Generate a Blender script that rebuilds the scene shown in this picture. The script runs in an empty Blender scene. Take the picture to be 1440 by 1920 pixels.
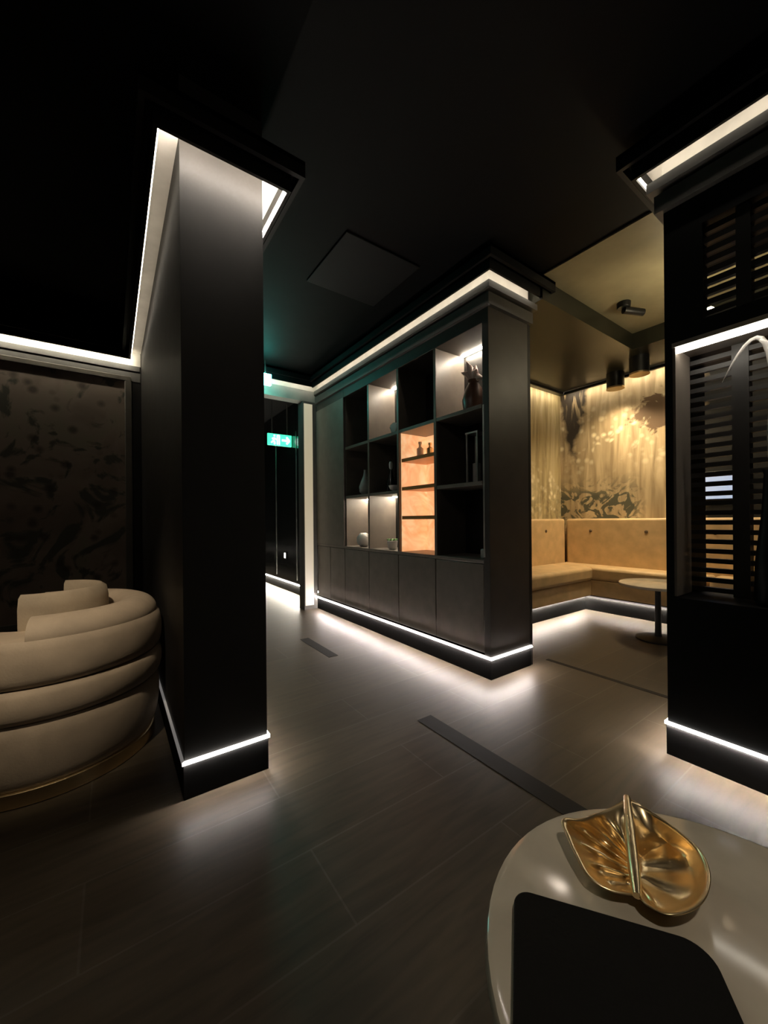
import bpy, bmesh, math, random
from math import sin, cos, pi, radians
from mathutils import Vector, Matrix
random.seed(7)
C = bpy.context.scene.collection
SC = bpy.context.scene

# ------------------------------------------------------------------ materials
def nmat(name):
    m = bpy.data.materials.new(name); m.use_nodes = True
    return m, m.node_tree.nodes, m.node_tree.links, m.node_tree.nodes['Principled BSDF']

def mat(name, col, rough=0.5, metal=0.0, spec=0.5, var=0.12, scale=9.0, bump=0.0, bscale=60.0, coat=0.0):
    m, n, l, b = nmat(name)
    b.inputs['Metallic'].default_value = metal
    b.inputs['Specular IOR Level'].default_value = spec
    b.inputs['Coat Weight'].default_value = coat
    tc = n.new('ShaderNodeTexCoord')
    no = n.new('ShaderNodeTexNoise'); no.inputs['Scale'].default_value = scale; no.inputs['Detail'].default_value = 4
    l.new(tc.outputs['Object'], no.inputs['Vector'])
    r = n.new('ShaderNodeValToRGB')
    r.color_ramp.elements[0].color = (*[c*(1-var) for c in col], 1); r.color_ramp.elements[0].position = .3
    r.color_ramp.elements[1].color = (*[min(1, c*(1+var)) for c in col], 1); r.color_ramp.elements[1].position = .7
    l.new(no.outputs['Fac'], r.inputs['Fac']); l.new(r.outputs['Color'], b.inputs['Base Color'])
    mr = n.new('ShaderNodeMapRange'); mr.inputs['To Min'].default_value = max(0.02, rough-.05); mr.inputs['To Max'].default_value = min(1, rough+.05)
    l.new(no.outputs['Fac'], mr.inputs['Value']); l.new(mr.outputs['Result'], b.inputs['Roughness'])
    if bump:
        n2 = n.new('ShaderNodeTexNoise'); n2.inputs['Scale'].default_value = bscale; n2.inputs['Detail'].default_value = 3
        l.new(tc.outputs['Object'], n2.inputs['Vector'])
        bp = n.new('ShaderNodeBump'); bp.inputs['Strength'].default_value = bump; bp.inputs['Distance'].default_value = .005
        l.new(n2.outputs['Fac'], bp.inputs['Height']); l.new(bp.outputs['Normal'], b.inputs['Normal'])
    return m

def emit(name, col, strength):
    m, n, l, b = nmat(name)
    b.inputs['Base Color'].default_value = (.6, .6, .6, 1)
    b.inputs['Emission Color'].default_value = (*col, 1)
    b.inputs['Emission Strength'].default_value = strength
    return m

def ramp(n, stops, interp='LINEAR'):
    r = n.new('ShaderNodeValToRGB'); cr = r.color_ramp; cr.interpolation = interp
    while len(cr.elements) < len(stops): cr.elements.new(.5)
    for e, (p, c) in zip(cr.elements, stops):
        e.position = p; e.color = (*c, 1) if len(c) == 3 else c
    return r

def mixc(n, l, fac, a, b, mode='MIX'):
    x = n.new('ShaderNodeMix'); x.data_type = 'RGBA'; x.blend_type = mode
    for s, v in ((x.inputs[0], fac), (x.inputs[6], a), (x.inputs[7], b)):
        if hasattr(v, 'links'): l.new(v, s)
        elif isinstance(v, (int, float)): s.default_value = v
        else: s.default_value = (*v, 1)
    return x.outputs[2]

def math_(n, l, op, a, b=None, clamp=False):
    x = n.new('ShaderNodeMath'); x.operation = op; x.use_clamp = clamp
    for s, v in ((x.inputs[0], a), (x.inputs[1], b)):
        if v is None: continue
        if hasattr(v, 'links'): l.new(v, s)
        else: s.default_value = v
    return x.outputs[0]

def floor_mat():
    m, n, l, b = nmat('dark plank tile')
    tc = n.new('ShaderNodeTexCoord'); mp = n.new('ShaderNodeMapping')
    mp.inputs['Location'].default_value = (-1.126, -.885, 0)
    l.new(tc.outputs['Object'], mp.inputs['Vector'])
    br = n.new('ShaderNodeTexBrick'); br.offset = .5
    br.inputs['Scale'].default_value = 1; br.inputs['Brick Width'].default_value = 1.2; br.inputs['Row Height'].default_value = .29
    br.inputs['Mortar Size'].default_value = .0035; br.inputs['Mortar Smooth'].default_value = .3
    br.inputs['Color1'].default_value = (.062, .048, .033, 1); br.inputs['Color2'].default_value = (.078, .062, .043, 1)
    br.inputs['Mortar'].default_value = (.094, .08, .062, 1)
    l.new(mp.outputs['Vector'], br.inputs['Vector'])
    ms = n.new('ShaderNodeMapping'); ms.inputs['Scale'].default_value = (1.2, 9, 1); l.new(tc.outputs['Object'], ms.inputs['Vector'])
    no = n.new('ShaderNodeTexNoise'); no.inputs['Scale'].default_value = 3; no.inputs['Detail'].default_value = 6; no.inputs['Distortion'].default_value = .6
    l.new(ms.outputs['Vector'], no.inputs['Vector'])
    gr = ramp(n, [(.3, (.6, .6, .6)), (.7, (1.2, 1.18, 1.15))]); l.new(no.outputs['Fac'], gr.inputs['Fac'])
    l.new(mixc(n, l, .8, br.outputs['Color'], gr.outputs['Color'], 'MULTIPLY'), b.inputs['Base Color'])
    mr = n.new('ShaderNodeMapRange'); mr.inputs['To Min'].default_value = .32; mr.inputs['To Max'].default_value = .5
    l.new(no.outputs['Fac'], mr.inputs['Value']); l.new(mr.outputs['Result'], b.inputs['Roughness'])
    bp = n.new('ShaderNodeBump'); bp.inputs['Strength'].default_value = .15; bp.inputs['Distance'].default_value = .003
    l.new(no.outputs['Fac'], bp.inputs['Height']); l.new(bp.outputs['Normal'], b.inputs['Normal'])
    b.inputs['Specular IOR Level'].default_value = .3
    return m

def mural_mat(name, ax, dark, mid, light, leafy, z_bloom, trunk=None):
    """painted botanical wallpaper: vertical streaks, pale blossom, dark foliage low down, a dark trunk"""
    m, n, l, b = nmat(name)
    tc = n.new('ShaderNodeTexCoord'); sep = n.new('ShaderNodeSeparateXYZ'); l.new(tc.outputs['Object'], sep.inputs[0])
    u = sep.outputs[ax]; z = sep.outputs[2]
    cb = n.new('ShaderNodeCombineXYZ'); l.new(u, cb.inputs[0]); l.new(z, cb.inputs[1])
    st = n.new('ShaderNodeMapping'); st.inputs['Scale'].default_value = (8, .9, 1); l.new(cb.outputs[0], st.inputs['Vector'])
    n1 = n.new('ShaderNodeTexNoise'); n1.inputs['Scale'].default_value = 1.6; n1.inputs['Detail'].default_value = 5; n1.inputs['Distortion'].default_value = .8
    l.new(st.outputs['Vector'], n1.inputs['Vector'])
    base = ramp(n, [(.25, dark), (.5, mid), (.75, light)]); l.new(n1.outputs['Fac'], base.inputs['Fac'])
    n2 = n.new('ShaderNodeTexNoise'); n2.inputs['Scale'].default_value = 3.2; n2.inputs['Detail'].default_value = 6; n2.inputs['Distortion'].default_value = 1.6
    l.new(cb.outputs[0], n2.inputs['Vector'])
    v = n.new('ShaderNodeTexVoronoi'); v.inputs['Scale'].default_value = 11; l.new(cb.outputs[0], v.inputs['Vector'])
    petals = ramp(n, [(.15, (1, 1, 1)), (.45, (0, 0, 0))]); l.new(v.outputs['Distance'], petals.inputs['Fac'])
    zb = math_(n, l, 'SUBTRACT', 1, math_(n, l, 'ABSOLUTE', math_(n, l, 'MULTIPLY', math_(n, l, 'SUBTRACT', z, z_bloom), 2.0)), True)
    bl = math_(n, l, 'MULTIPLY', math_(n, l, 'MULTIPLY', petals.outputs['Color'], zb, True), ramp_out(n, l, n2.outputs['Fac'], .42, .55), True)
    col = mixc(n, l, bl, base.outputs['Color'], (.95, .86, .6))
    # foliage: dark leaf shapes low on the wall and hanging at the top corners
    n3 = n.new('ShaderNodeTexNoise'); n3.inputs['Scale'].default_value = 5.5; n3.inputs['Detail'].default_value = 5; n3.inputs['Distortion'].default_value = 2.4
    l.new(cb.outputs[0], n3.inputs['Vector'])
    zl = math_(n, l, 'SUBTRACT', 1, math_(n, l, 'ABSOLUTE', math_(n, l, 'MULTIPLY', math_(n, l, 'SUBTRACT', z, 1.22), 2.6)), True)
    lf = math_(n, l, 'MULTIPLY', ramp_out(n, l, n3.outputs['Fac'], .46, .54), math_(n, l, 'MULTIPLY', math_(n, l, 'MULTIPLY', zl, leafy), math_(n, l, 'MULTIPLY', math_(n, l, 'SUBTRACT', u, 1.75), 5.0, True)), True)
    col = mixc(n, l, lf, col, (.085, .085, .055))
    if trunk is not None:
        wob = math_(n, l, 'MULTIPLY', math_(n, l, 'SUBTRACT', n2.outputs['Fac'], .5), .22)
        du = math_(n, l, 'ABSOLUTE', math_(n, l, 'SUBTRACT', math_(n, l, 'ADD', u, wob), trunk))
        hw = math_(n, l, 'MULTIPLY', math_(n, l, 'SUBTRACT', z, 1.70), .24)
        tr = math_(n, l, 'MULTIPLY', math_(n, l, 'SUBTRACT', hw, du), 16.0, True)
        st2 = math_(n, l, 'MULTIPLY', ramp_out(n, l, n1.outputs['Fac'], .52, .6), math_(n, l, 'MULTIPLY', math_(n, l, 'SUBTRACT', z, 2.2), 3.0, True), True)
        tr = math_(n, l, 'MULTIPLY', tr, math_(n, l, 'SUBTRACT', 1.0, st2), True)
        col = mixc(n, l, tr, col, (.03, .02, .012))
        bu = math_(n, l, 'POWER', math_(n, l, 'MULTIPLY', math_(n, l, 'SUBTRACT', math_(n, l, 'ADD', u, math_(n, l, 'MULTIPLY', wob, 3.0)), 1.60), 3.0), 2.0)
        bz = math_(n, l, 'POWER', math_(n, l, 'MULTIPLY', math_(n, l, 'SUBTRACT', math_(n, l, 'ADD', z, math_(n, l, 'MULTIPLY', math_(n, l, 'SUBTRACT', n3.outputs['Fac'], .5), .5)), 2.20), 5.0), 2.0)
        bp_ = math_(n, l, 'MULTIPLY', math_(n, l, 'SUBTRACT', 1.0, math_(n, l, 'ADD', bu, bz)), 3.0, True)
        col = mixc(n, l, bp_, col, (.13, .075, .035))
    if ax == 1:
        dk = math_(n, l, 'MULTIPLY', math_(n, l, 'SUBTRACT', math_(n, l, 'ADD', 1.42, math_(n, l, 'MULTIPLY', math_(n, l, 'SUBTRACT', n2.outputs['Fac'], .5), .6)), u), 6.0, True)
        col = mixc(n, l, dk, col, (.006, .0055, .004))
    l.new(col, b.inputs['Base Color']); b.inputs['Roughness'].default_value = .6
    return m

def ramp_out(n, l, fac, a, b):
    r = ramp(n, [(a, (0, 0, 0)), (b, (1, 1, 1))]); l.new(fac, r.inputs['Fac']); return r.outputs['Color']

def dark_mural_mat():
    m, n, l, b = nmat('dim leaf mural')
    tc = n.new('ShaderNodeTexCoord')
    a = n.new('ShaderNodeTexNoise'); a.inputs['Scale'].default_value = 1.7; a.inputs['Detail'].default_value = 6; a.inputs['Distortion'].default_value = 1.5
    l.new(tc.outputs['Object'], a.inputs['Vector'])
    base = ramp(n, [(.3, (.22, .165, .125)), (.55, (.34, .26, .205)), (.75, (.30, .27, .19))]); l.new(a.outputs['Fac'], base.inputs['Fac'])
    c = n.new('ShaderNodeTexNoise'); c.inputs['Scale'].default_value = 2.3; c.inputs['Detail'].default_value = 4; c.inputs['Distortion'].default_value = 3
    l.new(tc.outputs['Object'], c.inputs['Vector'])
    lf = ramp_out(n, l, c.outputs['Fac'], .53, .6)
    v = n.new('ShaderNodeTexVoronoi'); v.inputs['Scale'].default_value = 7; l.new(tc.outputs['Object'], v.inputs['Vector'])
    spots = ramp(n, [(.12, (1, 1, 1)), (.3, (0, 0, 0))]); l.new(v.outputs['Distance'], spots.inputs['Fac'])
    col = mixc(n, l, lf, base.outputs['Color'], (.10, .095, .07))
    col = mixc(n, l, math_(n, l, 'MULTIPLY', spots.outputs['Color'], .7), col, (.05, .035, .025))
    l.new(col, b.inputs['Base Color']); b.inputs['Roughness'].default_value = .65
    return m

def onyx_mat():
    m, n, l, b = nmat('peach onyx')
    tc = n.new('ShaderNodeTexCoord'); w = n.new('ShaderNodeTexNoise'); w.inputs['Scale'].default_value = 4; w.inputs['Detail'].default_value = 6; w.inputs['Distortion'].default_value = 2
    l.new(tc.outputs['Object'], w.inputs['Vector'])
    r = ramp(n, [(.3, (.80, .38, .15)), (.5, (.90, .50, .24)), (.7, (1, .68, .38))]); l.new(w.outputs['Fac'], r.inputs['Fac'])
    l.new(r.outputs['Color'], b.inputs['Base Color']); b.inputs['Roughness'].default_value = .35
    l.new(r.outputs['Color'], b.inputs['Emission Color']); b.inputs['Emission Strength'].default_value = .75   # backlit stone
    return m

M = dict(
    wall=mat('dark wall paint', (.022, .020, .018), .6, spec=.3, bump=.05),
    post=mat('near black panel', (.005, .005, .005), .55, spec=.25),
    ceil=mat('black ceiling', (.0035, .0035, .0037), .65, spec=.12),
    hatch=mat('charcoal hatch', (.009, .009, .0095), .6, spec=.2),
    plinth=mat('black plinth', (.004, .004, .004), .8, spec=.08),
    slot=mat('pale slot lining', (.62, .58, .52), .6),
    mould=mat('moulding paint', (.10, .094, .085), .5), header=mat('pale header paint', (.34, .33, .30), .5),
    floor=floor_mat(),
    floorstrip=mat('black inlay', (.007, .0065, .006), .6, spec=.2),
    cab=mat('taupe lacquer', (.20, .17, .145), .45), cabd=mat('shaded taupe lacquer', (.065, .054, .048), .5),  # same lacquer twice: the darker copy puts shade into the carcass colour
    cabin=mat('cabinet interior', (.014, .013, .012), .45, bump=.2, bscale=25),
    divider=mat('bronze divider', (.16, .135, .11), .4),
    metal=mat('brushed metal edge', (.5, .48, .45), .35, metal=.8),
    onyx=onyx_mat(),
    goldglass=mat('amber shelf', (.55, .28, .08), .35),
    gold=mat('polished gold', (.95, .74, .43), .3, metal=1, var=.06),
    velvet=mat('cream velvet', (.50, .40, .29), .75, bump=.15, bscale=120),
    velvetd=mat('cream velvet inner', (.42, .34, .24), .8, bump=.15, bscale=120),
    tan=mat('tan leather', (.62, .43, .22), .5, bump=.12, bscale=90),
    tand=mat('brown leather', (.12, .075, .04), .5),
    marble=mat('pale stone top', (.54, .48, .38), .11, var=.10, scale=14),
    black=mat('black leather', (.006, .0055, .005), .8, spec=.15, bump=.3, bscale=220),
    blackm=mat('black metal', (.012, .012, .012), .4, metal=.3),
    gloss=mat('black gloss panel', (.012, .012, .012), .12),
    slat=mat('black wood slat', (.022, .020, .018), .45),
    white=mat('white ceramic', (.75, .72, .68), .3),
    grey=mat('grey ceramic', (.42, .40, .38), .35),
    brown=mat('brown ceramic', (.10, .05, .03), .35),
    pink=mat('pale petal', (.72, .58, .52), .6),
    green=mat('leaf green', (.16, .3, .1), .5),
    soffit=mat('olive gloss soffit', (.022, .022, .014), .3),
    aceil=mat('alcove ceiling', (.24, .21, .125), .5, var=.3, scale=2.5),
    muralx=mural_mat('gold bark wallpaper', 0, (.20, .14, .06), (.46, .36, .18), (.62, .52, .32), .35, 1.35),
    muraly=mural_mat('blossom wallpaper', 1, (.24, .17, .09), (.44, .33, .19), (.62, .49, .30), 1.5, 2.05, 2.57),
    dmural=dark_mural_mat(),
    frame=mat('mural moulding', (.13, .115, .09), .5),
    # light sources
    led=emit('warm white strip', (1, .90, .74), 12), led_wall=emit('partition strip', (1, .90, .78), 130),
    led_dim=emit('dim side strip', (1, .88, .70), 7),
    line=emit('skirting line', (1, .95, .88), 6), line_soft=emit('cabinet skirting line', (1, .95, .88), 3),
    tape=emit('skirting tape', (1, .90, .82), 680), tape_dim=emit('dim skirting tape', (1, .90, .84), .6), tape_end=emit('partition skirting tape', (1, .90, .82), 260),
    line_bench=emit('bench line', (1, .88, .86), .35), line_hook=emit('short cornice line', (1, .92, .78), 1.1), line_dim=emit('dim skirting line', (1, .94, .9), .13),
    wide=emit('cabinet tape', (1, .88, .80), 340), wide_hall=emit('corridor tape', (1, .92, .76), 1000),
    led_art=emit('art wall strip', (1, .93, .74), 60),
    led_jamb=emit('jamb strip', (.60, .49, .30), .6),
    led_cab=emit('cabinet strip', (1, .86, .68), 130),
    led_wash=emit('mural washer', (1, .86, .62), 34),
    globe=emit('globe glass', (1, .84, .55), 40),
    led_bench=emit('bench strip', (1, .88, .74), 800),
    led_niche=emit('niche strip', (1, .92, .78), 13),
    lamp=emit('warm lamp', (1, .78, .42), 30),
    exitg=emit('exit green', (.05, .85, .45), 1.6),
    exitw=emit('exit white', (.65, 1, .85), 2.6),
    exitt=emit('exit teal', (.15, 1, .85), 20),
    screen=emit('blue screen', (.22, .36, .6), .9),
    glint=emit('step light', (1, .95, .85), 3),
)

# ------------------------------------------------------------------ mesh builder
class MB:
    def __init__(s): s.v = []; s.f = []
    def add(s, vs, fs):
        o = len(s.v); s.v += [Vector(p) for p in vs]; s.f += [tuple(i+o for i in f) for f in fs]; return s
    def box(s, x0, x1, y0, y1, z0, z1):
        x0, x1 = sorted((x0, x1)); y0, y1 = sorted((y0, y1)); z0, z1 = sorted((z0, z1))
        return s.add([(x0,y0,z0),(x1,y0,z0),(x1,y1,z0),(x0,y1,z0),(x0,y0,z1),(x1,y0,z1),(x1,y1,z1),(x0,y1,z1)],
                     [(3,2,1,0),(4,5,6,7),(0,1,5,4),(1,2,6,5),(2,3,7,6),(3,0,4,7)])
    def lathe(s, prof, c=(0,0), n=32, a0=0, a1=2*pi):
        full = abs(a1-a0-2*pi) < 1e-6; k = n if full else n+1; P = len(prof); vs = []
        for i in range(k):
            a = a0+(a1-a0)*i/n
            for r, z in prof: vs.append((c[0]+r*cos(a), c[1]+r*sin(a), z))
        fs = []
        for i in range(n):
            j = (i+1) % k
            for p in range(P-1):
                fs.append((i*P+p, j*P+p, j*P+p+1, i*P+p+1))
        if full:
            if prof[0][0] > 1e-5: fs.append(tuple(i*P for i in range(k))[::-1])
            if prof[-1][0] > 1e-5: fs.append(tuple(i*P+P-1 for i in range(k)))
        return s.add(vs, fs)
    def ringsec(s, prof, c, n, a0, a1):
        """closed profile swept through an arc, with end caps"""
        P = len(prof); vs = []
        for i in range(n+1):
            a = a0+(a1-a0)*i/n
            for r, z in prof: vs.append((c[0]+r*cos(a), c[1]+r*sin(a), z))
        fs = [(i*P+p, (i+1)*P+p, (i+1)*P+(p+1) % P, i*P+(p+1) % P) for i in range(n) for p in range(P)]
        fs += [tuple(range(P)), tuple(n*P+p for p in range(P))[::-1]]
        return s.add(vs, fs)
    def tube(s, pts, rad, n=8):
        pts = [Vector(p) for p in pts]; vs = []; K = len(pts)
        rad = rad if isinstance(rad, (list, tuple)) else [rad]*K
        for i, p in enumerate(pts):
            d = (pts[min(i+1, K-1)]-pts[max(i-1, 0)]).normalized()
            up = Vector((0,0,1)) if abs(d.z) < .9 else Vector((1,0,0))
            a = d.cross(up).normalized(); b = a.cross(d)
            for k in range(n): vs.append(p+(a*cos(2*pi*k/n)+b*sin(2*pi*k/n))*rad[i])
        fs = [(i*n+k, i*n+(k+1) % n, (i+1)*n+(k+1) % n, (i+1)*n+k) for i in range(K-1) for k in range(n)]
        fs += [tuple(range(n))[::-1], tuple((K-1)*n+k for k in range(n))]
        return s.add(vs, fs)
    def prism(s, poly, z0, z1):
        P = len(poly)
        return s.add([(x,y,z0) for x,y in poly]+[(x,y,z1) for x,y in poly],
                     [tuple(range(P))[::-1], tuple(range(P, 2*P))]+[(i,(i+1)%P,P+(i+1)%P,P+i) for i in range(P)])
    def sphere(s, c, r, n=16, sx=1, sy=1, sz=1):
        pr = [(r*sin(pi*i/10), -r*cos(pi*i/10)) for i in range(11)]
        m = MB().lathe(pr, (0,0), n)
        return s.add([(c[0]+p.x*sx, c[1]+p.y*sy, c[2]+p.z*sz) for p in m.v], m.f)
    def build(s, name, material, parent=None, bevel=0, seg=2, smooth=False, sub=0):
        me = bpy.data.meshes.new(name)
        o = bpy.data.objects.new(name, me); C.objects.link(o)
        org = Vector((0,0,0))
        if parent is not None:
            o.parent = parent; org = parent.location
        me.from_pydata([v-org for v in s.v], [], s.f)
        bm = bmesh.new(); bm.from_mesh(me)
        bmesh.ops.remove_doubles(bm, verts=bm.verts, dist=1e-5)
        bmesh.ops.recalc_face_normals(bm, faces=bm.faces); bm.to_mesh(me); bm.free()
        me.materials.append(M[material] if isinstance(material, str) else material)
        if bevel:
            b = o.modifiers.new('bevel', 'BEVEL'); b.width = bevel; b.segments = seg; b.limit_method = 'ANGLE'; b.angle_limit = radians(40)
        if sub:
            b = o.modifiers.new('sub', 'SUBSURF'); b.levels = sub; b.render_levels = sub
        if smooth or bevel or sub:
            for p in me.polygons: p.use_smooth = True
            if not sub:
                try: me.set_sharp_from_angle(angle=radians(45))
                except Exception: pass
        return o

def tag(o, label, cat, group=None, kind=None):
    if label: o['label'] = label
    if cat: o['category'] = cat
    if group: o['group'] = group
    if kind: o['kind'] = kind
    return o
def struct(o, label=None):
    o['kind'] = 'structure'
    if label: o['label'] = label
    o['category'] = 'wall' if o.name.startswith('wall') else o.name.split('_')[0].split('.')[0]
    return o
def thing(name, loc, label, cat, group=None):
    o = bpy.data.objects.new(name, None); C.objects.link(o); o.location = loc
    o.empty_display_size = .1
    return tag(o, label, cat, group)

def B(*a): return MB().box(*a)

# ------------------------------------------------------------------ key measures
H = 2.82                    # ceiling
PX0, PX1, PY = .224, .547, 1.67        # partition: faces and its end
AY = 4.07                   # art wall
CX, CXB = 2.07, 2.51        # cabinet front and back
CY0, CY1 = 1.695, 4.36      # cabinet ends
RY = .69                    # right wall's end
BX, BY = 4.75, 2.74         # alcove inner corner
SOF = 2.66                  # alcove soffit

# ------------------------------------------------------------------ setting
struct(B(-2.5, 5.0, -2.3, 9.6, -.1, 0).build('floor', 'floor'), 'dark brown plank tile floor with thin pale joints')
struct(B(-2.5, 5.0, -2.3, 9.6, H, H+.1).build('ceiling', 'ceil'), 'black ceiling above the whole lounge')
struct(B(PX0, PX1, PY, AY, 0, H).build('wall_partition', 'wall'), 'dark thick partition wall ending beside the round cream chair')
struct(B(-2.5, PX1, AY, AY+.2, 0, H).build('wall_back', 'wall'), 'wall behind the round chair carrying the leaf mural')
struct(B(-2.6, -2.5, -2.3, AY+.2, 0, H).build('wall_left', 'wall'))
struct(B(-2.5, 5.0, -2.4, -2.3, 0, H).build('wall_front', 'wall'))
# portal at the corridor mouth
pw = MB().box(PX1, CX+.14, CY1, CY1+.14, 2.53, H).box(PX1, 1.0, CY1, CY1+.14, 0, 2.53)
struct(pw.build('wall_portal', 'header'), 'header wall over the corridor opening')
jb = B(1.895, CX, CY1-.01, CY1+.14, 0, 2.53).build('trim_corridor', 'mould')
struct(jb, 'upright door jamb glowing cream at the corridor opening')
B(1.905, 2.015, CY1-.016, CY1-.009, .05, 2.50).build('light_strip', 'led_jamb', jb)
# corridor beyond
cw = MB().box(2.22, 2.4, CY1+.14, 9.5, 0, H)
cr = struct(cw.build('wall_corridor', 'gloss'), 'glossy black wall running down the corridor')
for y in (4.9, 5.35, 6.2, 6.9): B(2.212, 2.221, y, y+.012, .2, 2.4).build('metal_strip', 'metal', cr)
struct(B(.9, 1.0, CY1+.14, 9.5, 0, H).build('wall_hall', 'gloss'))
struct(B(.9, 2.4, 9.5, 9.6, 0, H).build('wall_end', 'gloss'))
# right wall: a deep wall with two slatted openings
rw = MB().box(CX, CXB, -2.3, RY, 0, .72).box(CX, CXB, -2.3, RY, 1.85, 1.93).box(CX, CXB, -2.3, RY, 2.34, H)
rw.box(CX, CXB, .662, RY, .72, 1.85).box(CX, CX+.06, .55, RY, 1.93, 2.34)
rw.box(CX, CXB, -2.3, -1.1, .72, 1.85).box(CX, CXB, -2.3, -1.1, 1.93, 2.34)
struct(rw.build('wall_right', 'post'), 'black wall on the right with slatted openings looking into the alcove')
# alcove shell
struct(B(CXB, 4.9, BY, BY+.12, 0, H).build('wall_alcove', 'muralx'), 'alcove wall with gold streaked bark wallpaper')
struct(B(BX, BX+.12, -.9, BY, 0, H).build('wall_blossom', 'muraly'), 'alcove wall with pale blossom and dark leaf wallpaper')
struct(B(CXB, BX, -1.0, -.9, 0, H).build('wall_side', 'wall'))
struct(MB().box(CXB, CXB+.03, CY0, BY, 0, H).build('wall_cabinet', 'wall'))
struct(MB().prism([(4.0, -.9), (BX, -.9), (BX, BY), (CXB+.03, BY), (CXB+.03, 1.59), (4.0, 1.59)], SOF, H-.001).build('trim_soffit', 'soffit'), 'dark lowered soffit along the alcove walls')
struct(B(CXB, 4.0, -.9, 1.59, H-.012, H-.001).build('ceiling_alcove', 'aceil'), 'golden lit ceiling panel inside the alcove')

# ---- cornices with a hidden light slot
def offs(path, d):
    """offset to the right of travel, mitred"""
    P = [Vector(p) for p in path]; out = []
    for i, p in enumerate(P):
        ns = []
        if i > 0: t = (P[i]-P[i-1]).normalized(); ns.append(Vector((t.y, -t.x)))
        if i < len(P)-1: t = (P[i+1]-P[i]).normalized(); ns.append(Vector((t.y, -t.x)))
        nn = ns[0] if len(ns) == 1 else (ns[0]+ns[1])/(1+ns[0].dot(ns[1]))
        out.append(p+nn*d)
    return out
def band(mb, path, d0, d1, z0, z1, segs=None):
    a, b = offs(path, d0), offs(path, d1)
    for i in range(len(path)-1):
        if segs is not None and i not in segs: continue
        q = [a[i], a[i+1], b[i+1], b[i]]
        mb.prism([(p.x, p.y) for p in q], z0, z1)
    return mb
def cornice(name, path, zf, led, label, segs=None, mould=0, gap=.08, lining=True):
    r = band(MB(), path, gap, gap+.014, zf, zf+.10, segs)
    band(r, path, gap+.04, gap+.06, zf+.05, zf+.12, segs)
    band(r, path, .0, gap+.06, zf+.10, zf+.12, segs)
    o = struct(r.build(name, 'post'), label)
    if mould:
        q = band(MB(), path, .0, mould, zf-.075, zf-.03, segs); band(q, path, .0, mould*.55, zf-.17, zf-.09, segs)
        q.build('lower_moulding', 'mould', o)
    band(MB(), path, .0, gap, zf+.092, zf+.0995, segs).build('slot_lining', 'slot', o)
    if lining: band(MB(), path, .0, .004, zf-.028, zf+.092, segs).build('slot_lining', 'slot', o)
    leds = led if isinstance(led, dict) else {led: segs}
    for k, sg in leds.items():
        band(MB(), path, gap-.006, gap-.001, zf+.012, zf+.026, sg).build('light_strip', k, o)
    return o
left_path = [(-2.5, AY), (PX0, AY), (PX0, PY), (PX1, PY), (PX1, CY1), (CX, CY1)]
cornice('trim_1', left_path, 2.495, 'led_art', 'lit cornice along the top of the mural wall', segs=(0,), mould=.012)
cornice('trim_2', left_path, 2.495, {'led_wall': (2, 3), 'led_dim': (1,)}, 'lit cornice wrapping the top of the partition wall', segs=(1, 2, 3), lining=False)
cab_path = [(PX1, CY1), (CX, CY1), (CX, CY0), (CXB, CY0), (CXB, 2.4)]
cornice('trim_3', cab_path, 2.69, 'led', 'lit cornice above the corridor header', segs=(0,))
cornice('trim_4', cab_path, 2.68, {'led': (1, 2), 'line_hook': (3,)}, 'lit cornice wrapping the top of the display cabinet', segs=(1, 2, 3), mould=.05)
r_path = [(CXB, -.8), (CXB, RY), (CX, RY), (CX, -2.2)]
cornice('trim_5', r_path, 2.64, 'led', 'lit cornice wrapping the top of the black slatted wall', mould=.05)

# ---- skirtings with a light line on top
def tape(path, segs, zt, o, line, tp):
    """glowing lens line with the light tape under it; the wide kind also throws light outwards"""
    m = band(MB(), path, .001, .0100, zt-.011, zt+.001, segs)
    if tp.startswith('wide'):
        m.build('light_strip', line, o)
        band(MB(), path, .0070, .0125, zt-.0138, zt-.0115, segs).build('downlight_tape', tp, o)
    else:
        band(m, path, .0093, .0100, zt-.0128, zt-.011, segs).build('light_strip', line, o)
        band(MB(), path, .0045, .0092, zt-.0118, zt-.0112, segs).build('downlight_tape', tp, o)
def skirting(name, path, parts, label, segs=None, zt=.15):
    r = band(MB(), path, 0, .004, 0, zt, segs)
    o = struct(r.build(name, 'plinth'), label)
    o['category'] = 'baseboard'
    for sg, line, tp in parts: tape(path, sg, zt, o, line, tp)
    return o
skirting('baseboard_partition', [(PX0, AY), (PX0, PY), (PX1, PY), (PX1, CY1)], (((0,), 'line_dim', 'tape_dim'), ((1, 2), 'line', 'tape_end')), 'black skirting with a white light line around the partition end')
skirting('baseboard_right', [(CXB, .2), (CXB, RY), (CX, RY), (CX, -2.2)], ((None, 'line', 'tape'),), 'black skirting with a white light line along the slatted wall')
skirting('baseboard_corridor', [(2.22, 9.4), (2.22, CY1+.14)], ((None, 'line', 'wide_hall'),), 'black skirting with a bright light line down the corridor')

# thin dark floor strips and ceiling hatch
struct(MB().box(1.335, 1.43, -2.2, 1.59, 0, .0015).box(1.39, 1.47, 2.73, 3.30, 0, .0015).build('trim_6', 'floorstrip'), 'black strips on the tile floor')
struct(B(2.70, 2.735, -.9, 1.69, 0, .002).build('trim_7', 'floorstrip'), 'thin dark threshold line at the alcove entrance')
h = struct(MB().box(1.16, 1.74, 2.0, 2.58, H-.012, H).build('trim_8', 'hatch', bevel=.004), 'faint charcoal square hatch in the black ceiling')

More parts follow.
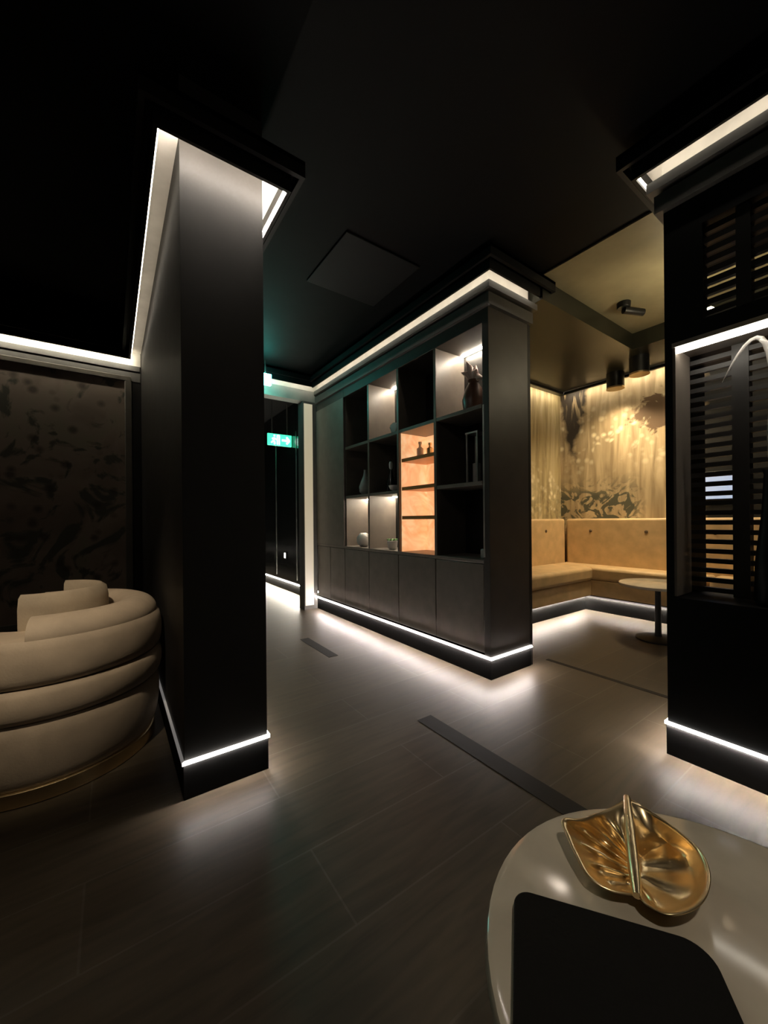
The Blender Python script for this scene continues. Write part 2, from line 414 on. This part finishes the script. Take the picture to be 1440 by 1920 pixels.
# ------------------------------------------------------------------ mural panel on back wall
t = thing('botanical_mural', (-1.1, AY, .3), 'large dim leaf mural in a thin moulding behind the cream chair', 'mural')
B(-2.35, .10, AY-.012, AY, .30, 2.32).build('picture_sheet', 'dmural', t)
fr = MB().box(-2.4, .15, AY-.03, AY, 2.32, 2.36).box(-2.4, .15, AY-.03, AY, .26, .30).box(.10, .15, AY-.03, AY, .30, 2.32).box(-2.4, -2.35, AY-.03, AY, .30, 2.32)
fr.build('moulding', 'frame', t, bevel=.006)

# ------------------------------------------------------------------ display cabinet
t = thing('display_cabinet', (CX, 3.0, 0), 'tall taupe display cabinet with dark and lit niches over plain doors', 'cabinet')
G = [1.75, 2.23, 2.71, 3.19, 3.67]; Z = [.80, 1.33, 1.86, 2.42]
c = MB().box(CX, CXB, CY0, G[0], .15, 2.68).box(CX, CXB, G[4], CY1-.012, .80, 2.68)
c.box(CX, CXB, G[0], G[4], 2.42, 2.68)
c.box(CX+.03, CXB, G[0], CY1-.012, .15, .78)
c.build('carcass', 'cabd', t, bevel=.003)
B(CX-.004, CX+.004, G[4]+.004, CY1-.014, .802, 2.42).build('end_panel', 'cab', t)  # lighter lacquer here carries the jamb's light in its colour
B(CX+.33, CX+.36, G[0], G[4], .80, 2.42).build('back_panel', 'cabin', t)
for g in G[1:4]: B(CX+.005, CX+.33, g-.014, g+.014, .80, 2.42).build('divider', 'divider', t, bevel=.002)
B(CX+.02, CX+.33, G[4]-.012, G[4], .80, 2.42).build('divider', 'divider', t)
for z in Z[1:3]:
    for i in range(4):
        if i == 1 and z < 1.5: continue          # the peach column has its own shelves
        B(CX+.008, CX+.33, G[i]+.014, G[i+1]-.014, z-.014, z+.014).build('shelf', 'divider' if z > 1.5 else 'cab', t, bevel=.002)
B(CX+.001, CX+.33, G[0], CY1-.012, .775, .80).build('counter', 'cab', t, bevel=.003)
for a, b in ((1.75, 2.23), (2.23, 2.71), (2.71, 3.19), (3.19, 3.67), (3.67, 4.01), (4.01, 4.345)):
    B(CX+.002, CX+.024, a+.004, b-.004, .165, .77).build('door', 'cab', t, bevel=.003)
pl = band(MB(), cab_path, 0, .004, 0, .149, (1, 2)).box(CX+.05, CXB, CY0+.05, CY1-.02, 0, .15)
pl.build('plinth', 'plinth', t)
tape(cab_path, (1, 2), .15, t, 'line_soft', 'wide')
B(CX-.002, CX+.004, CY0+.040, CY0+.054, .82, 1.86).build('edge_trim', 'metal', t)
def cellstrip(i, z): B(CX+.285, CX+.305, G[i]+.02, G[i+1]-.02, z-.022, z-.014).build('light_strip', 'led_cab', t)
cellstrip(0, 2.434); cellstrip(2, 2.434); cellstrip(2, 1.33); cellstrip(3, 1.33)
B(CX+.315, CX+.33, G[1]+.014, G[2]-.014, .80, 1.846).build('onyx_panel', 'onyx', t)
for g in (G[1]+.014, G[2]-.022): B(CX+.03, CX+.315, g, g+.008, .80, 1.846).build('onyx_panel', 'onyx', t)
for z in (1.10, 1.355, 1.605): 
    B(CX+.03, CX+.315, G[1]+.022, G[2]-.022, z-.016, z+.014).build('amber_shelf', 'goldglass', t)
# ornaments in the cabinet
def vase(name, prof, x, y, z, m, label, cat, n=28):
    o = MB().lathe([(r, z+h) for r, h in prof], (x, y), n).build(name, m, None, smooth=True)
    return tag(o, label, cat)
vase('round_vase', [(.03,0),(.06,.02),(.075,.06),(.07,.10),(.045,.135),(.03,.145),(.028,.14),(.0,.1)], 2.17, 3.44, .8015, 'white', 'round white vase in the lower lit niche farthest down the cabinet', 'vase')
t = thing('planted_pot', (2.17, 2.93, .8015), 'small white pot with green leaves in the lit niche beside the peach shelves', 'plant')
MB().lathe([(.03,.8015),(.045,.82),(.05,.88),(.044,.885),(.04,.84),(0,.83)], (2.17,2.93), 24).build('pot', 'white', t, smooth=True)
lv = MB()
for k in range(7):
    a = k*2*pi/7; p = []
    for q in range(5):
        s = q/4; p.append((2.17+cos(a)*.06*s, 2.93+sin(a)*.06*s, .84+.12*s-.06*s*s))
    lv.tube(p, [.004,.010,.012,.008,.001], 6)
lv.build('leaves', 'green', t, smooth=True)
vase('pointed_vase', [(.03,0),(.06,.03),(.065,.08),(.045,.14),(.02,.2),(.012,.25),(.016,.26),(.0,.255)], 2.17, 3.40, 1.3455, 'grey', 'grey vase with a thin neck in the dark middle niche', 'vase')
t = thing('glass_bottle', (2.16, 2.93, 1.3455), 'dark bottle with a pale stopper on the shelf beside the peach niche', 'bottle')
MB().lathe([(.04,1.3455),(.045,1.36),(.045,1.42),(.02,1.50),(.012,1.56),(0,1.56)], (2.16,2.93), 20).build('body', 'gloss', t, smooth=True)
MB().lathe([(.01,1.56),(.018,1.575),(.02,1.61),(.012,1.63),(0,1.632)], (2.16,2.93), 16).build('stopper', 'white', t, smooth=True)
vase('low_bowl', [(.02,0),(.05,.015),(.065,.05),(.06,.05),(.03,.02),(0,.015)], 2.13, 2.82, 1.3455, 'grey', 'low grey bowl on the middle shelf near the peach niche', 'bowl')
t = thing('shell_ornament', (2.15, 2.86, 1.8755), 'pale shell ornament on the upper shelf of the lit niche', 'ornament')
sh = MB()
for k in range(7):
    a = -.9+k*.3
    sh.tube([(2.15, 2.86+.02*a, 1.8755+.004), (2.15, 2.86+.04*a, 1.93), (2.15, 2.86+.075*sin(a), 1.90+.085*cos(a))], [.012,.014,.009], 8)
sh.build('ribs', 'grey', t, smooth=True)
t = thing('flower_vase', (2.22, 1.96, 1.8755), 'brown vase with pale petals in the top lit niche near the cabinet corner', 'vase')
MB().lathe([(.04,1.8755),(.075,1.90),(.085,1.97),(.06,2.06),(.035,2.10),(.045,2.12),(.03,2.11),(0,2.05)], (2.22,1.96), 24).build('body', 'brown', t, smooth=True)
pt = MB()
for k, (dy, dx, dz) in enumerate(((.09, -.03, .07), (.03, -.04, .13), (-.06, -.03, .05), (.0, .03, .11), (-.1, 0, -.02))):
    e = Vector((2.22+dx, 1.96+dy, 2.13+dz)); a = Vector((2.22, 1.96, 2.10)); m_ = (a+e)/2+Vector((0,0,.03))
    pt.tube([a, m_, e], [.006,.026,.004], 8)
pt.build('petals', 'pink', t, smooth=True)
t = thing('glass_lantern', (2.25, 1.96, 1.3455), 'tall dark lantern with pale edges in the middle niche by the corner', 'lantern')
ln = MB()
for dx in (-.05, .05):
    for dy in (-.05, .05): ln.box(2.25+dx-.006, 2.25+dx+.006, 1.96+dy-.006, 1.96+dy+.006, 1.355, 1.72)
ln.box(2.19, 2.31, 1.90, 2.02, 1.3455, 1.357).box(2.19, 2.31, 1.90, 2.02, 1.72, 1.733)
ln.build('frame', 'metal', t)
MB().lathe([(.03,1.357),(.03,1.50),(.004,1.505),(0,1.51)], (2.25,1.96), 16).build('candle', 'grey', t, smooth=True)
tag(B(2.13, 2.19, 1.775, 1.835, .8015, .87).build('trinket_box', 'grey', None, bevel=.012, seg=3), 'small pale box at the bottom corner of the dark niche', 'box')
for k, (y, hh, m) in enumerate(((2.34, .16, 'white'), (2.47, .12, 'gold'), (2.60, .15, 'white'))):
    lab = ('white slim bottle at the corner end of the top peach shelf', 'short gold jar between two white bottles on the peach shelf', 'white slim bottle next to the divider on the top peach shelf')[k]
    vase('perfume_bottle', [(.025,0),(.03,.01),(.03,hh*.6),(.012,hh*.7),(.012,hh*.85),(.016,hh*.86),(.016,hh),(0,hh)], 2.24, y, 1.6205, m, lab, 'bottle', 18)

# ------------------------------------------------------------------ slatted screens in right wall
def slats(name, x0, x1, y0, y1, z0, z1, pitch, th, label, posts):
    t = thing(name, (x0, (y0+y1)/2, z0), label, 'screen')
    m = MB(); z = z0+pitch*.5
    while z < z1-.01:
        m.box(x0, x1, y0, y1, z-th/2, z+th/2); z += pitch
    m.build('slats', 'slat', t)
    for a, b in posts: B(x0-.004, x1+.03, a, b, z0, z1).build('post', 'slat', t)
    return t
slats('slatted_screen', 2.26, 2.285, -1.09, .661, .722, 1.848, .0445, .021, 'black horizontal slat screen at the back of the lit wall opening', ((.443, .50), (-.2, -.14)))
slats('slatted_screen', 2.085, 2.11, -1.09, .549, 1.932, 2.338, .0445, .024, 'black horizontal slat screen high on the wall above the light line', ((.40, .445), (-.2, -.155)))
t = thing('niche_light', (CX+.02, -.2, 1.83), 'bright light line along the top edge of the slatted opening', 'light')
B(CX+.004, CX+.03, -1.09, .650, 1.822, 1.842).build('diffuser', 'led_niche', t)
B(CX-.006, CX-.001, -1.09, .661, 1.842, 1.862).build('profile', 'metal', t)
MB().box(CX+.002, 2.255, .650, .661, .725, 1.842).box(CX+.002, 2.255, -1.09, .650, 1.842, 1.849).build('lining', 'cab', t)
t = thing('branch_vase', (2.16, .36, .7215), 'tall black vase with drooping curved leaf in front of the slats', 'vase')
MB().lathe([(.045,.7215),(.055,.74),(.05,.9),(.03,1.1),(.022,1.25),(.028,1.27),(0,1.26)], (2.16,.36), 24).build('body', 'blackm', t, smooth=True)
def leaf(mb, a, b, c_, w, nseg=14):
    a, b, c_ = map(Vector, (a, b, c_)); pts = []
    for i in range(nseg+1):
        s = i/nseg; pts.append(a*(1-s)**2+b*2*s*(1-s)+c_*s*s)
    mb.tube(pts, [max(.0012, w*sin(pi*min(1, .08+.92*i/nseg))**.7) for i in range(nseg+1)], 8)
lm = MB(); leaf(lm, (2.16,.36,1.25), (2.15,.31,2.10), (2.15,.507,1.66), .011); leaf(lm, (2.16,.36,1.25), (2.17,.38,1.75), (2.17,.20,1.6), .012); leaf(lm, (2.16,.36,1.25), (2.15,.36,1.5), (2.12,.33,1.66), .014)
lm.build('leaf', 'grey', t, smooth=True)

# ------------------------------------------------------------------ alcove: banquette, table, lamps, screen
t = thing('corner_banquette', (4.4, 2.3, 0), 'long tan leather corner banquette under the blossom wallpaper', 'bench')
MB().box(CXB+.05, BX-.02, 2.35, BY-.02, 0, .219).box(4.59, BX-.02, -.84, 2.35, 0, .219).build('plinth', 'plinth', t)
MB().box(CXB+.04, 4.349, 2.16, BY-.02, .22, .395).box(4.35, BX-.02, -.85, BY-.02, .22, .395).build('base', 'tan', t, bevel=.012)
B(CXB+.04, 4.335, 2.13, BY-.12, .396, .54).build('seat_cushion', 'tan', t, bevel=.035, seg=4)
B(4.34, BX-.12, 1.14, BY-.12, .396, .54).build('seat_cushion', 'tan', t, bevel=.035, seg=4)
B(4.34, BX-.12, -.85, 1.13, .396, .54).build('seat_cushion', 'tan', t, bevel=.035, seg=4)
for a, b in ((CXB+.04, 3.58), (3.59, BX-.13)): B(a, b, BY-.13, BY-.012, .50, 1.075).build('back_cushion', 'tan', t, bevel=.025, seg=4)
for a, b in ((1.45, BY-.14), (.30, 1.44), (-.85, .29)): B(BX-.13, BX-.012, a, b, .50, 1.075).build('back_cushion', 'tan', t, bevel=.025, seg=4)
for y in (2.3, 1.72, 1.15, .6, .0): MB().sphere((BX-.131, y, .93), .018, 12, sx=.5).build('button', 'tand', t, smooth=True)
for x in (4.2, 3.7, 3.1): MB().sphere((x, BY-.131, .93), .018, 12, sy=.5).build('button', 'tand', t, smooth=True)
tape([(CXB+.05, 2.35), (4.59, 2.35), (4.59, -.84)], None, .165, t, 'line_bench', 'led_bench')

def side_table(name, x, y, z, r, label):
    t = thing(name, (x, y, 0), label, 'table')
    MB().lathe([(0,z-.03),(r-.02,z-.03),(r-.004,z-.026),(r,z-.015),(r-.003,z-.004),(r-.012,z),(0,z)], (x,y), 72).build('table_top', 'marble', t, smooth=True)
    MB().lathe([(.03,.03),(.025,.06),(.022,z-.06),(.05,z-.032),(0,z-.031)], (x,y), 24).build('pedestal', 'blackm', t, smooth=True)
    MB().lathe([(.17,0),(.17,.012),(.15,.022),(.03,.034),(0,.034)], (x,y), 40).build('base', 'blackm', t, smooth=True)
    return t
side_table('side_table', 3.94, 1.38, .50, .30, 'small round pale table in front of the tan banquette')
for x, y, lab in ((4.25, 1.63, 'black drum ceiling spotlight nearer the slatted wall'), (4.50, 1.96, 'black drum ceiling spotlight farther in by the blossom wall')):
    t = thing('drum_spotlight', (x, y, SOF), lab, 'lamp', 'drum spotlights on the soffit')
    MB().lathe([(.085,SOF),(.085,SOF-.17),(.078,SOF-.17),(.074,SOF-.15),(0,SOF-.15)], (x,y), 32).build('housing', 'blackm', t, smooth=True)
    MB().lathe([(.086,SOF-.155),(.088,SOF-.172),(.078,SOF-.172)], (x,y), 32).build('ring', 'gold', t, smooth=True)
    MB().lathe([(0,SOF-.156),(.07,SOF-.156),(.07,SOF-.151),(0,SOF-.151)], (x,y), 24).build('bulb', 'lamp', t)
def spot(x, y, z, tx, ty, tz, power, ang, col, blend=.6, rad=.03):
    ld = bpy.data.lights.new('spot', 'SPOT'); ld.energy = power; ld.spot_size = radians(ang); ld.spot_blend = blend; ld.color = col; ld.shadow_soft_size = rad
    o = bpy.data.objects.new('downlight_beam', ld); C.objects.link(o); o.location = (x, y, z)
    o.rotation_euler = (Vector((tx, ty, tz))-Vector((x, y, z))).to_track_quat('-Z', 'Y').to_euler(); return o
spot(4.25, 1.63, SOF-.18, 4.45, 1.6, .3, 95, 130, (1, .80, .50), 1.0, .06)
spot(4.50, 1.96, SOF-.18, 4.62, 2.1, .6, 80, 130, (1, .80, .50), 1.0, .06)
def downlight(x, y, z, label):
    t = thing('downlight', (x, y, z), label, 'lamp')
    MB().lathe([(.04,z),(.055,z),(.055,z-.008),(.042,z-.006),(.04,z)], (x,y), 28).build('bezel', 'blackm', t, smooth=True)
    MB().lathe([(0,z-.003),(.038,z-.003),(.038,z-.001),(0,z-.001)], (x,y), 20).build('lens', 'lamp', t)
t = thing('track_spotlight', (3.37, 1.40, H-.012), 'unlit black spotlight on the golden alcove ceiling', 'lamp')
MB().lathe([(0,H-.055),(.045,H-.055),(.048,H-.05),(.05,H-.0125),(0,H-.0125)], (3.37,1.40), 24).build('housing', 'blackm', t, smooth=True)
MB().tube([(3.37,1.40,H-.07),(3.44,1.36,H-.075),(3.52,1.32,H-.08)], .028, 14).build('head', 'blackm', t, smooth=True)
t = thing('added_globe', (3.3, .88, 2.42), 'warm glowing globe pendant inside the alcove behind the slatted wall', 'lamp')  # lamp added out of sight to brighten the alcove ceiling and floor
MB().sphere((3.3, .88, 2.42), .09, 24).build('globe', 'globe', t, smooth=True)
MB().tube([(3.3,.88,2.51),(3.3,.88,H-.013)], .006, 8).build('stem', 'blackm', t)
MB().lathe([(0,2.49),(.03,2.495),(.03,2.53),(0,2.53)], (3.3,.88), 20).build('cap', 'gold', t, smooth=True)
t = thing('mural_washer', (BX-.1, 1.0, SOF-.01), 'thin light strip at the top of the alcove wallpapers', 'light')
B(CXB+.06, BX-.11, BY-.10, BY-.085, SOF-.012, SOF-.001).build('diffuser', 'led_wash', t)
B(BX-.10, BX-.085, -.8, BY-.085, SOF-.012, SOF-.001).build('diffuser', 'led_wash', t)
B(CXB+.06, BX-.11, BY-.118, BY-.10, SOF-.03, SOF-.001).build('shield', 'blackm', t)
B(BX-.118, BX-.10, -.8, BY-.12, SOF-.03, SOF-.001).build('shield', 'blackm', t)
t = thing('wall_screen', (BX, 1.12, 1.30), 'small blue wall screen on the blossom wall seen through the slats', 'screen')
B(BX-.03, BX, .94, 1.31, 1.24, 1.52).build('casing', 'blackm', t, bevel=.004)
B(BX-.034, BX-.029, .955, 1.295, 1.255, 1.505).build('display', 'screen', t)

# ------------------------------------------------------------------ exit signs and a reflected glint in the corridor
t = thing('exit_sign', (1.30, 4.12, 2.60), 'teal glowing exit sign hanging at the corridor mouth, half hidden by the partition', 'sign')
B(1.12, 1.425, 4.10, 4.14, 2.55, 2.67).build('box', 'exitt', t, bevel=.004)
for hx in (1.18, 1.36): B(hx, hx+.01, 4.115, 4.125, 2.67, H).build('hanger', 'metal', t)
t = thing('exit_sign', (1.95, 5.55, 2.3), 'small green exit sign with white figure and arrow down the dark corridor', 'sign')
SX, SY, SZ = 2.03, 5.50, 2.27
B(SX-.18, SX+.18, SY, SY+.03, SZ-.085, SZ+.085).build('panel', 'exitg', t, bevel=.004)
mk = MB(); yy0, yy1 = SY-.004, SY-.001
def stroke(mb, pts, w):
    for (a, b), (c_, d) in zip(pts[:-1], pts[1:]):
        v = Vector((c_-a, d-b)).normalized(); q = Vector((-v.y, v.x))*w
        vs = [(SX+px_, y_, SZ+pz_) for y_ in (yy0, yy1) for px_, pz_ in ((a+q.x, b+q.y), (c_+q.x, d+q.y), (c_-q.x, d-q.y), (a-q.x, b-q.y))]
        mb.add(vs, [(0,1,2,3),(7,6,5,4),(0,4,5,1),(1,5,6,2),(2,6,7,3),(3,7,4,0)])
stroke(mk, [(-.085, .02), (-.10, -.02), (-.075, -.04), (-.085, -.07)], .012)
stroke(mk, [(-.10, -.02), (-.13, -.05)], .010); stroke(mk, [(-.055, .0), (-.085, .025), (-.12, .01)], .009)
stroke(mk, [(-.083, .045), (-.083, .068)], .012)
stroke(mk, [(-.04, -.07), (-.04, .065), (-.01, .065), (-.01, -.07)], .008)
stroke(mk, [(.03, 0), (.14, 0)], .014); stroke(mk, [(.10, .05), (.145, 0), (.10, -.05)], .013)
mk.build('pictogram', 'exitw', t)
for hx in (SX-.12, SX+.11): B(hx, hx+.01, SY+.01, SY+.02, SZ+.085, H).build('hanger', 'metal', t)
t = thing('step_light', (2.22, 5.80, .54), 'tiny white reflected glint low on the glossy corridor wall', 'light')  # small glowing box put in for a white reflection on the gloss
B(2.205, 2.22, 5.76, 5.84, .48, .60).build('casing', 'blackm', t); B(2.200, 2.206, 5.775, 5.825, .50, .58).build('lens', 'glint', t)

# ------------------------------------------------------------------ round tub chair
cx, cy = -.235, 2.40
t = thing('tub_chair', (cx, cy, 0), 'round cream velvet tub chair with banded sides and gold base', 'chair')
A0, A1 = radians(-135), radians(112)
def bulge(r0, r1, z0, z1, rin, k=10, b=.022):
    out = [(rin, z0)]
    for i in range(k+1):
        s = i/k; rr = r0+(r1-r0)*s; out.append((rr-b+b*sin(pi*s)**.45, z0+(z1-z0)*s))
    return out+[(rin, z1)]
for z0, z1, r0, r1 in ((.062, .312, .425, .445), (.318, .448, .447, .452), (.454, .632, .452, .448)):
    MB().ringsec(bulge(r0, r1, z0, z1, .24), (cx, cy), 56, A0, A1).build('shell_band', 'velvet', t, smooth=True)
top = [(.25, .60)]+[(.34+.088*cos(a), .632+.075*sin(a)) for a in [radians(q) for q in range(-10, 181, 12)]]+[(.25, .632)]
MB().ringsec(top, (cx, cy), 56, radians(-95), radians(100)).build('top_roll', 'velvet', t, smooth=True)
MB().lathe([(0,.062),(.40,.062),(.40,.30),(0,.30)], (cx,cy), 48).build('seat_base', 'velvet', t, smooth=True)
MB().lathe([(0,.301),(.25,.301),(.255,.32),(.255,.43),(.23,.455),(0,.46)], (cx,cy), 48).build('seat_cushion', 'velvetd', t, smooth=True)
bk = [(.185, .47), (.235, .47), (.24, .72), (.232, .765), (.213, .78), (.195, .765), (.188, .72)]
MB().ringsec(bk, (cx-.02, cy), 40, radians(-106), radians(75)).build('back_cushion', 'velvetd', t, smooth=True)
MB().lathe([(0,.0),(.41,.0),(.415,.004),(.415,.058),(.41,.0615),(0,.0615)], (cx,cy), 72).build('base', 'gold', t, smooth=True)

# ------------------------------------------------------------------ near table, bowl, folder
TX, TY, TZ = .480, .089, .637
side_table('side_table', TX, TY, TZ, .2445, 'pale round stone table close by holding the gold leaf bowl')
th = radians(35.3); F = 721.0; CH = 1.08; HY = 975.0
def ray(px_, py_, z):
    D = (CH-z)*F/(py_-HY); lat = (px_-720)/F*D
    return Vector((lat*cos(th)+D*sin(th), -lat*sin(th)+D*cos(th), z))
# leaf bowl outline measured on its rim plane
def zr(py): return TZ+.040-.024*max(0, min(1, (py-1500)/215))
left = [(1170,1500),(1140,1518),(1110,1531),(1080,1541),(1050,1540),(1060,1572),(1078,1612),(1100,1648),(1140,1672),(1188,1680)]
right = [(1188,1680),(1205,1702),(1245,1722),(1290,1715),(1318,1690),(1327,1648),(1310,1602),(1265,1560),(1215,1525),(1170,1500)]
def smoothpts(pl, n):
    P = [Vector((a, b)) for a, b in pl]; out = []
    for i in range(len(P)-1):
        p0, p1, p2, p3 = P[max(i-1,0)], P[i], P[i+1], P[min(i+2,len(P)-1)]
        for k in range(n):
            s = k/n; out.append(.5*((2*p1)+(p2-p0)*s+(2*p0-5*p1+4*p2-p3)*s*s+(3*p1-p0-3*p2+p3)*s**3))
    out.append(P[-1]); return out
t = thing('leaf_bowl', tuple(ray(1190, 1640, TZ)), 'gold double leaf bowl on the pale round table', 'bowl')
def lobe(outline, amp, ribs, depth):
    mb = MB(); O = smoothpts(outline, 8); K = len(O); R = 16
    mid = [Vector((1170,1500)).lerp(Vector((1188,1680)), .55+.43*i/(K-1)) for i in range(K)]
    if outline is right: mid = mid[::-1]
    vs = []
    for i in range(K):
        a = i/(K-1)
        for j in range(R+1):
            s = j/R; p = mid[i].lerp(O[i], s); z = zr(p.y)
            low = max(TZ+.0045, z-depth*sin(pi*min(1, .12+s*.88)))
            e = min(1, 4*a, 4*(1-a)) if outline is left else min(1, 6*a, 4*(1-a))
            z = z+(low-z)*e + amp*sin(ribs*a*2*pi)*sin(pi*min(1, s*1.05))*e
            if outline is right: z += .012*s*s*max(0, sin(pi*min(1, a*1.1)))
            vs.append(ray(p.x, p.y, max(TZ+.0045, z)))
    return mb.add(vs, [(i*(R+1)+j, (i+1)*(R+1)+j, (i+1)*(R+1)+j+1, i*(R+1)+j+1) for i in range(K-1) for j in range(R)])
for ol, amp, ribs, dp in ((left, .0035, 8, .022), (right, .0018, 5, .034)):
    o = lobe(ol, amp, ribs, dp).build('leaf', 'gold', t, smooth=True)
    sm = o.modifiers.new('solid', 'SOLIDIFY'); sm.thickness = .002; sm.offset = 1
vm = MB(); vp = []
for i in range(13):
    f = i/12; p = Vector((1171,1499)).lerp(Vector((1188,1684)), f); q = ray(p.x, p.y, zr(p.y)+.002); vp.append(q)
vm.tube(vp, [.0045+.0025*sin(pi*i/12) for i in range(13)], 10)
vm.build('stem', 'gold', t, smooth=True)
# black folder lying on the table edge
a = ray(958, 1672, TZ+.012); b = ray(1322, 1782, TZ+.012)
u = (b-a).normalized(); w = Vector((u.y, -u.x, 0)); W = (b-a).length; L = .26
def rrect(o, u, w, W, L, r, n=8):
    pts = []
    for cxx, cyy, a0 in ((r, r, 180), (W-r*1.4, r*1.4, 270), (W-r, L-r, 0), (r, L-r, 90)):
        rr = r*1.4 if a0 == 270 else r
        for k in range(n+1):
            an = radians(a0+90*k/n); pts.append(o+u*(cxx+rr*cos(an))+w*(cyy+rr*sin(an)))
    return [(p.x, p.y) for p in pts]
t = thing('leather_folder', (a.x, a.y, TZ), 'black leather menu folder lying across the edge of the pale table', 'folder')
MB().prism(rrect(a, u, w, W, L, .018), TZ+.001, TZ+.005).build('back_cover', 'black', t, bevel=.001)
MB().prism(rrect(a+u*.004+w*.004, u, w, W-.008, L-.008, .016), TZ+.005, TZ+.011).build('pages', 'blackm', t)
MB().prism(rrect(a, u, w, W, L, .018), TZ+.011, TZ+.016).build('front_cover', 'black', t, bevel=.0015)

# ceiling spotlights out of the frame (the lounge's own downlights)
downlight(-.60, .75, H, 'recessed downlight in the black ceiling left of the tub chair')
spot(-.60, .75, H-.02, -.22, 2.42, .50, 165, 30, (1, .83, .62), .9, .05)
downlight(-.30, -.62, H, 'recessed downlight in the black ceiling behind the viewer')
spot(-.30, -.62, H-.02, .50, .10, .64, 46, 18, (1, .88, .72))

# ------------------------------------------------------------------ camera and view
cam = bpy.data.cameras.new('camera'); co = bpy.data.objects.new('camera', cam); C.objects.link(co)
cam.sensor_fit = 'HORIZONTAL'; cam.sensor_width = 36; cam.lens = 36*F/1440; cam.shift_y = (HY-960)/1440
cam.clip_start = .02
co.matrix_world = Matrix.Translation((0, 0, CH)) @ Matrix.Rotation(-th, 4, 'Z') @ Matrix.Rotation(pi/2, 4, 'X') @ Matrix.Rotation(radians(-.5), 4, 'Z')
SC.camera = co
w_ = bpy.data.worlds.new('world'); SC.world = w_; w_.use_nodes = True
w_.node_tree.nodes['Background'].inputs[0].default_value = (0, 0, 0, 1)
vs = SC.view_settings; vs.view_transform = 'Standard'; vs.look = 'None'; vs.gamma = 1; vs.exposure = 0; vs.use_curve_mapping = False
SC.cycles.use_denoising = True
SC.cycles.max_bounces = 8; SC.cycles.diffuse_bounces = 5; SC.cycles.sample_clamp_indirect = 6
SC.cycles.caustics_reflective = True
